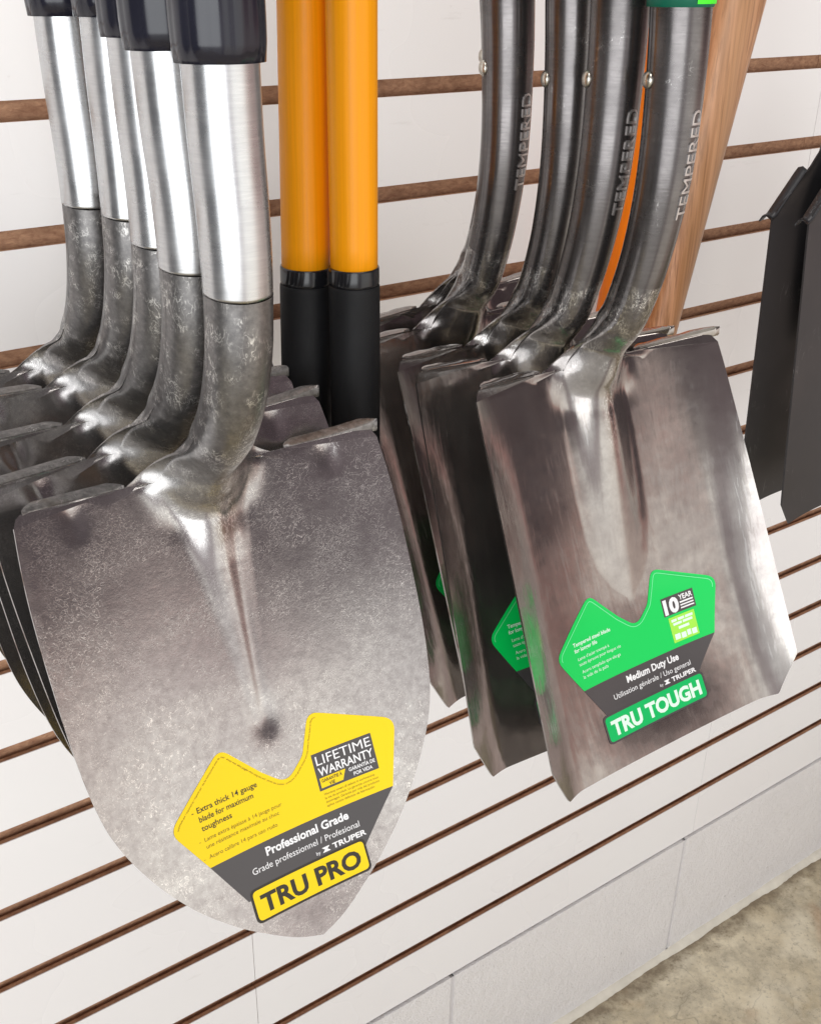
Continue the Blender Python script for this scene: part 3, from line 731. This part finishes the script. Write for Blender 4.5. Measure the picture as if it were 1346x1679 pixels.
def make_round():
    root = empty('round_shovel'); 
    loft_head(HR, 'blade', [M['round']], root)
    bl = root.children[0]
    up = catmull([(0, y, z) for (y, z) in RT[1:6]], 90)
    up = np.array([p for p in up if p[2] > SILVER_Z - 0.0010])
    tube_mesh('bright_socket', up[::-1], np.linspace(.01835, .0193, len(up)), M['silver'], root, seg=64)
    colr = [(0, -0.0440, 0.52), (0, -0.0455, 0.34), (0, -0.0478, 0.2335)]
    pc = catmull(colr, 24)
    tube_mesh('handle_collar', pc, [.0232] * 22 + [.0230, .0222], M['black'], root, seg=96, flute=0.022, nfl=14)
    step_strip('foot_step', HR, 0.050, 0.1135, -1, 0.0105, M['scale'], root, 0.0)
    step_strip('foot_step', HR, 0.058, 0.1225, 1, 0.0105, M['scale'], root, 0.0, lift=0.003)
    sticker(HR, root, 'pro', ROUND_LAB[0], ROUND_LAB[1], rad(ROUND_LAB[2]), ROUND_LAB[3])
    return root
ROUND_LAB = (0.1765, 0.0045, 0.0, (1.065, 1.0))

# ------------------------------------------------------------------ square shovel
def notch_square(a): return 0.006 * np.exp(-((a - 0.055) / 0.009) ** 2) + 0.008 * np.clip((a - 0.1125) / 0.009, 0, 1) ** 2.2
def extra_square(u, s, q):
    # sides folded forward, growing towards the mouth; two stamped valleys beside the central rib
    a = np.abs(u); f = np.clip(s / 0.28, 0, 1)
    k = np.clip((q - 0.72) / 0.28, 0, 1); side = 0.0155 * f ** 0.8 * k ** 1.4
    return side
ST = [(-0.030, 0.40), (-0.0335, 0.26), (-0.0375, 0.206), (-0.0385, 0.152), (-0.0355, 0.112), (-0.0285, 0.074), (-0.016, 0.036), (0.000, 0.010)]
HS = Head(S=(-.3963, -.9181), N=(-.9181, .3963), tube_pts=[(-0.0335, 0.26)] + ST[2:], Rtube=0.0178,
          W=([0, .02, .08, .14, .20, .2685, .2700, .2755, .2990, .3005], [.1215, .1225, .1250, .1275, .1300, .1330, .1330, .1300, .1165, .1150]),
          D=([0, .05, .10, .165, .20, .25, .3005], [.0185, .0200, .0208, .0205, .0190, .0140, 0.006]),
          ridge=(([-1, -.25, -.15, -.10, -.05, -.02, 0, .03, .06, .10, .13, .155, .172, .184, 1], [.0193, .0193, .0178, .0165, .0160, .0215, .0300, .0345, .0365, .0365, .0345, .0285, .0180, .0040, .0040]),
                 ([-1, -.25, -.15, -.10, -.05, -.02, 0.01, .03, .06, .10, .13, .155, .172, .184, 1], [.0193, .0193, .0178, .0165, .0160, .0162, .0160, .0148, .0125, .0094, .0066, .0036, .0013, 0, 0]),
                 ([-1, -.05, 0.0, 1], [0, 0, 1, 1])),
          dish_pow=2.6, L=.3005, extra=extra_square, smoothW=False, Wr=([0, .3005], [.1215, .1345]),
          neck=dict(start=-0.055, W=([-1, -.055, -.042, -.030, -.019, -.010, -.003, 0], [.0100, .0162, .0172, .0198, .0245, .0310, .0385, .0440]),
                    back=([-1, -.04, .03, 1], [0, 0, 1, 1]), notch=notch_square))

def tube_text(parent):
    bm = text_bm([('TEMPERED', 0, 0, 0.0090, 0.066, 0.0, 'L')])
    # outline of raised letters: follow the tube's front, reading upwards
    zb, zt = 0.082, 0.2
    bmesh.ops.subdivide_edges(bm, edges=[e for e in bm.edges if e.calc_length() > 0.004], cuts=2)
    ax = catmull([HS.tube_pts[0]] + list(HS.tube_pts[1:]) + [0.028 * HS.S[1:] - 0.0175 * HS.N[1:], 0.05 * HS.S[1:] - 0.022 * HS.N[1:]], 260)
    tg = np.gradient(ax, axis=0); tg /= np.linalg.norm(tg, axis=1)[:, None]
    sl = np.r_[0, np.cumsum(np.linalg.norm(np.diff(ax, axis=0), axis=1))]; so = 0.05 - (sl[-1] - sl)
    zz = ax[:, 1][::-1]
    for v in bm.verts:
        z = 0.113 + v.co[0]; f = lambda a: float(np.interp(z, zz, a[::-1]))
        v_s = f(so); R = float(np.interp(v_s, *HS.rt[0])); a = (v.co[1] + 0.0070) / R
        o = np.array([f(ax[:, 0]), z]); t = np.array([f(tg[:, 0]), f(tg[:, 1])]); n = np.array([t[1], -t[0]])
        p0 = o + n * math.cos(a) * (R - 0.0003)
        v.co = (math.sin(a) * (R - 0.0003), p0[0], p0[1]); 
    ext = bmesh.ops.extrude_face_region(bm, geom=list(bm.faces))
    for v in [g for g in ext['geom'] if isinstance(g, bmesh.types.BMVert)]:
        yc = float(np.interp(v.co.z, zz, ax[::-1, 0])); d = Vector((v.co.x, v.co.y - yc, 0)).normalized(); v.co += d * 0.0013
    return bm_obj('raised_lettering', bm, M['letter'], parent)

def make_square():
    root = empty('square_shovel')
    bl = loft_head(HS, 'blade', [M['square']], root)
    bl.data.materials.append(M['socket'])
    for p in bl.data.polygons:
        if p.center[2] > 0.062 and abs(p.center[0]) < 0.022: p.material_index = 1
    up = catmull([(0, -0.030, 0.40), (0, -0.0335, 0.26), (0, -0.0340, 0.2595)], 12)
    pc = catmull([(0, -0.0300, 0.52), (0, -0.0325, 0.34), (0, -0.0351, 0.2372)], 20)
    tube_mesh('handle_collar', pc, [.0212] * 18 + [.0211, .0205], M['green'], root, seg=72)
    # pan-head rivet through the socket
    bm = bmesh.new(); bmesh.ops.create_uvsphere(bm, u_segments=20, v_segments=12, radius=0.0056)
    d = Vector((-0.93, 0.36, 0)).normalized(); q = d.to_track_quat('Z', 'Y')
    for v in bm.verts:
        v.co.z *= 0.55; v.co = q @ v.co + Vector((0, -0.0382, 0.1955)) + d * 0.0188
    bm_obj('rivet', bm, M['rivet'], root, True)
    tube_text(root)
    step_strip('foot_step', HS, 0.048, 0.1130, -1, 0.0080, M['square'], root, 0.07)
    step_strip('foot_step', HS, 0.048, 0.1260, 1, 0.0085, M['square'], root, 0.07, lift=0.002)
    sticker(HS, root, 'tough', SQUARE_LAB[0], SQUARE_LAB[1], rad(SQUARE_LAB[2]), SQUARE_LAB[3])
    return root
SQUARE_LAB = (0.1745, -0.002, 0.0, (1.13, 0.98))

# ------------------------------------------------------------------ place the two rows of shovels
R0 = Vector((0.2541, -0.3800, -0.1629)); S0 = Vector((0.5632, -0.4000, -0.1457))
proto = make_round(); proto.location = R0
tag(proto, 'frontmost round-point shovel, its pale steel blade facing out with the large yellow sticker', 'shovel', 'round-point shovels hanging in a row')
for (dx, dy, dz, yaw, lean, lab) in (
        (-.0049, .053, .0025, 6.0, -.8, 'round-point shovel directly behind the front one with the yellow sticker'),
        (-.0003, .1051, .0047, 4.0, .5, 'middle round-point shovel of its row, second behind the front one'),
        (.0040, .1535, .0122, -1.0, 1.3, 'round-point shovel with a mostly hidden socket, just in front of the rearmost one'),
        (-.0018, .2086, .0105, 2.2, -.1, 'rearmost round-point shovel, leftmost socket and nearest the slatwall')):
    o = copy_tree(proto); o.location = R0 + Vector((dx, dy, dz)); o.rotation_euler = (0, rad(lean), rad(yaw))
    tag(o, lab, 'shovel', 'round-point shovels hanging in a row')

sq = make_square(); sq.location = S0
tag(sq, 'frontmost square-mouth shovel, glossy blade facing out with the full green sticker', 'shovel', 'square-mouth shovels hanging in a row')
first_copies = []
for (dx, dy, dz, yaw, lean, lab) in (
        (-.0130, .0432, -.0032, -4.0, 1.5, 'dark square-mouth shovel directly behind the front one, half its green sticker showing'),
        (.0050, .0980, -.0080, -1.0, -.6, 'middle square-mouth shovel of its row, its blade showing only as a thin left edge'),
        (-.0124, .1480, -.0039, 3.0, -1.0, 'square-mouth shovel whose raised TEMPERED lettering is fully clear against the slats, leftmost socket'),
        (.0250, .1930, .0000, 6.0, -2.5, 'rearmost square-mouth shovel, almost hidden behind the leftmost square socket')):
    o = copy_tree(sq); o.location = S0 + Vector((dx, dy, dz)); o.rotation_euler = (0, rad(lean), rad(yaw))
    for c in o.children:
        if c.name.startswith('handle_collar'): c.location.z += 0.007 if dy < 0.05 else 0.020
    tag(o, lab, 'shovel', 'square-mouth shovels hanging in a row')
# bright price sticker wrapped on the front green collar only
verts = []; faces = []
for i, a in enumerate(np.linspace(-0.35, 0.75, 14)):
    for z in (0.2395, 0.262):
        d = np.array([math.sin(a), -math.cos(a)]); yc = -0.0351 + (z - .2372) * 0.025
        verts.append((d[0] * .0215, yc + d[1] * .0215, z))
for i in range(13): faces.append((2 * i, 2 * i + 2, 2 * i + 3, 2 * i + 1))
from_py('price_tag', verts, faces, M['tag'], sq)

# ------------------------------------------------------------------ orange handles with black grips, between the rows
def long_handle(name, top, bot, zsplit, zend, r, mat, label, group, grip=True, ell=1.0):
    top = np.array(top); bot = np.array(bot); d = bot - top
    root = empty(name, tuple(top + d * ((zend - top[2]) / d[2]))); tag(root, label, 'tool handle', group)
    o = np.array(root.location)
    def at(z): return top + d * ((z - top[2]) / d[2]) - o
    if not grip:
        tube_mesh('shaft', [at(z) for z in np.linspace(0.40, zend, 20)], [r] * 20, mat, root, ell=ell); return root
    tube_mesh('shaft', [at(z) for z in np.linspace(0.40, zsplit - 0.01, 20)], [r] * 20, mat, root)
    zz = [zsplit + .0004, zsplit - .0006, zsplit - .010, zsplit - .0125]
    tube_mesh('collar_ring', [at(z) for z in zz], [r * 1.045, r * 1.065, r * 1.065, r * 1.05], M['gloss'], root)
    zz = [zsplit - .0122, zsplit - .0135] + list(np.linspace(zsplit - .016, zend + .006, 14)) + [zend + .002, zend]
    tube_mesh('grip', [at(z) for z in zz], [r * 1.06, r * 1.085] + [r * 1.09] * 14 + [r * 1.06, r * .9], M['grip'], root)
    return root
long_handle('tool_handle', (0.3975, -0.262, 0.0903), (0.3937, -0.262, -0.0845), -0.0840, -0.225, 0.0175, M['orange'],
            'left, shaded orange handle with a black grip, between the shovel rows', 'orange handles with black grips')
long_handle('tool_handle', (0.4102, -0.300, 0.0940), (0.4106, -0.300, -0.0797), -0.0785, -0.225, 0.0167, M['orange'],
            'right, brighter orange handle with a black grip, between the shovel rows', 'orange handles with black grips')
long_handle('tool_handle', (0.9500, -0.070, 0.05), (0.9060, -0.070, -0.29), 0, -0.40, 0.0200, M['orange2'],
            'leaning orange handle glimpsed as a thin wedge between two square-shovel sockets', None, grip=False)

def wooden_handle():
    root = empty('wooden_handle', (1.0, -0.075, -0.42)); tag(root, 'thick natural wood handle leaning behind the front square shovel', 'tool handle')
    # right-hand outline runs from the top of the frame down behind the blade
    zs = np.linspace(0.34, -0.42, 40); path = []; rr = []
    for z in zs:
        r = np.interp(z, [-.42, -.28, 0.0, 0.08, .34], [.0235, .0240, .0310, .0345, .0360])
        xr = np.interp(z, [-.42, -.2795, .0765, .34], [0.9862, 1.0137, 1.0845, 1.137])
        path.append((xr - r - 1.0, 0.0, z + 0.42)); rr.append(r)
    tube_mesh('shaft', path, [r * 0.72 for r in rr], M['wood'], root, ell=1.39)
wooden_handle()

# ------------------------------------------------------------------ black spades at the right edge
def make_spade():
    root = empty('flat_spade')
    W, L, th = 0.170, 0.352, 0.0022
    # flat blade, local frame: left top corner region, x across, z down; shoulders slope up to the socket
    n = 40; m = 60; verts = []; faces = []
    def half(z):
        if z > 0: return np.interp(z, [0, .012, .05, .085, .13], [W / 2, W / 2 - .006, .040, .020, .0185])
        return np.interp(-z, [0, .02, L - .030, L - .0295, L], [W / 2, W / 2, W / 2 - .004, W / 2 - .0042, W / 2 - .021])
    zs = np.r_[np.linspace(.13, 0, 34), -np.linspace(0.004, L, m)]
    for z in zs:
        w = half(z)
        for k in range(n):
            q = -1 + 2 * k / (n - 1); x = q * w
            dish = -0.006 * (1 - q * q) * (1 if z < 0 else 1)
            rise = 0.018 * np.clip(z / .12, 0, 1) ** 1.3
            rib = 0.012 * np.exp(-(x / .016) ** 2) * np.clip((z + .16) / .16, 0, 1)
            verts.append((x, -(dish + rise + rib), z))
    for z in zs:
        w = half(z)
        for k in range(n):
            i = len(verts) - len(zs) * n
            v = verts[i]; verts.append((v[0], v[1] + th, v[2]))
    tot = len(zs) * n
    for i in range(len(zs) - 1):
        for k in range(n - 1):
            a, b, c, d = i * n + k, i * n + k + 1, (i + 1) * n + k + 1, (i + 1) * n + k
            faces.append((a, b, c, d)); faces.append((tot + d, tot + c, tot + b, tot + a))
    for i in range(len(zs) - 1):
        for k in (0, n - 1):
            a, d = i * n + k, (i + 1) * n + k; faces.append((a, d, tot + d, tot + a) if k == 0 else (a, tot + a, tot + d, d))
    i = len(zs) - 1
    for k in range(n - 1): faces.append((i * n + k, i * n + k + 1, tot + i * n + k + 1, tot + i * n + k))
    o = from_py('blade', verts, faces, M['charcoal'], root)
    bmm = bmesh.new(); bmm.from_mesh(o.data); bmesh.ops.recalc_face_normals(bmm, faces=bmm.faces)
    for e in bmm.edges:
        if len(e.link_faces) == 2 and e.calc_face_angle(0) > rad(50): e.smooth = False
    bmm.to_mesh(o.data); bmm.free()
    # rolled steps on both shoulders, turned back
    for sg in (-1, 1):
        vs = []; fs = []
        for i, f in enumerate(np.linspace(0, 1, 18)):
            x = np.interp(f, [0, 1], [W / 2 + .004, .046]) * sg; z = np.interp(f, [0, .15, 1], [.001, .003, .047])
            y0 = np.interp(f, [0, 1], [-.001, -.006])
            for (a, b) in ((0, 0), (.006, .0030), (.012, .0010), (.016, -.005), (.0145, -.006), (.011, -.0010), (.006, .0008), (0, -.0025)):
                vs.append((x, y0 + a, z + b + .0015))
        for i in range(17):
            for j in range(8): fs.append((i * 8 + j, i * 8 + (j + 1) % 8, (i + 1) * 8 + (j + 1) % 8, (i + 1) * 8 + j))
        fs.append(tuple(range(8))); fs.append(tuple(17 * 8 + j for j in range(7, -1, -1)))
        from_py('foot_step', vs, fs, M['charcoal'], root)
    tube_mesh('socket', catmull([(0, -.020, .55), (0, -.020, .30), (0, -.014, .14), (0, -.004, .06)], 40), np.linspace(.0185, .016, 40), M['charcoal'], root)
    return root
sp = make_spade(); sp.location = (1.088, -0.200, -0.1285); sp.rotation_euler = (rad(-1), rad(-1.6), 0)
tag(sp, 'rear charcoal spade at the right edge, its blade ending slightly higher', 'spade', 'charcoal spades at the right edge')
sp2 = copy_tree(sp); sp2.location = (1.079, -0.252, -0.1205); sp2.rotation_euler = (rad(-3), rad(-2.6), 0)
tag(sp2, 'front charcoal spade cut off by the right edge of the photo', 'spade', 'charcoal spades at the right edge')
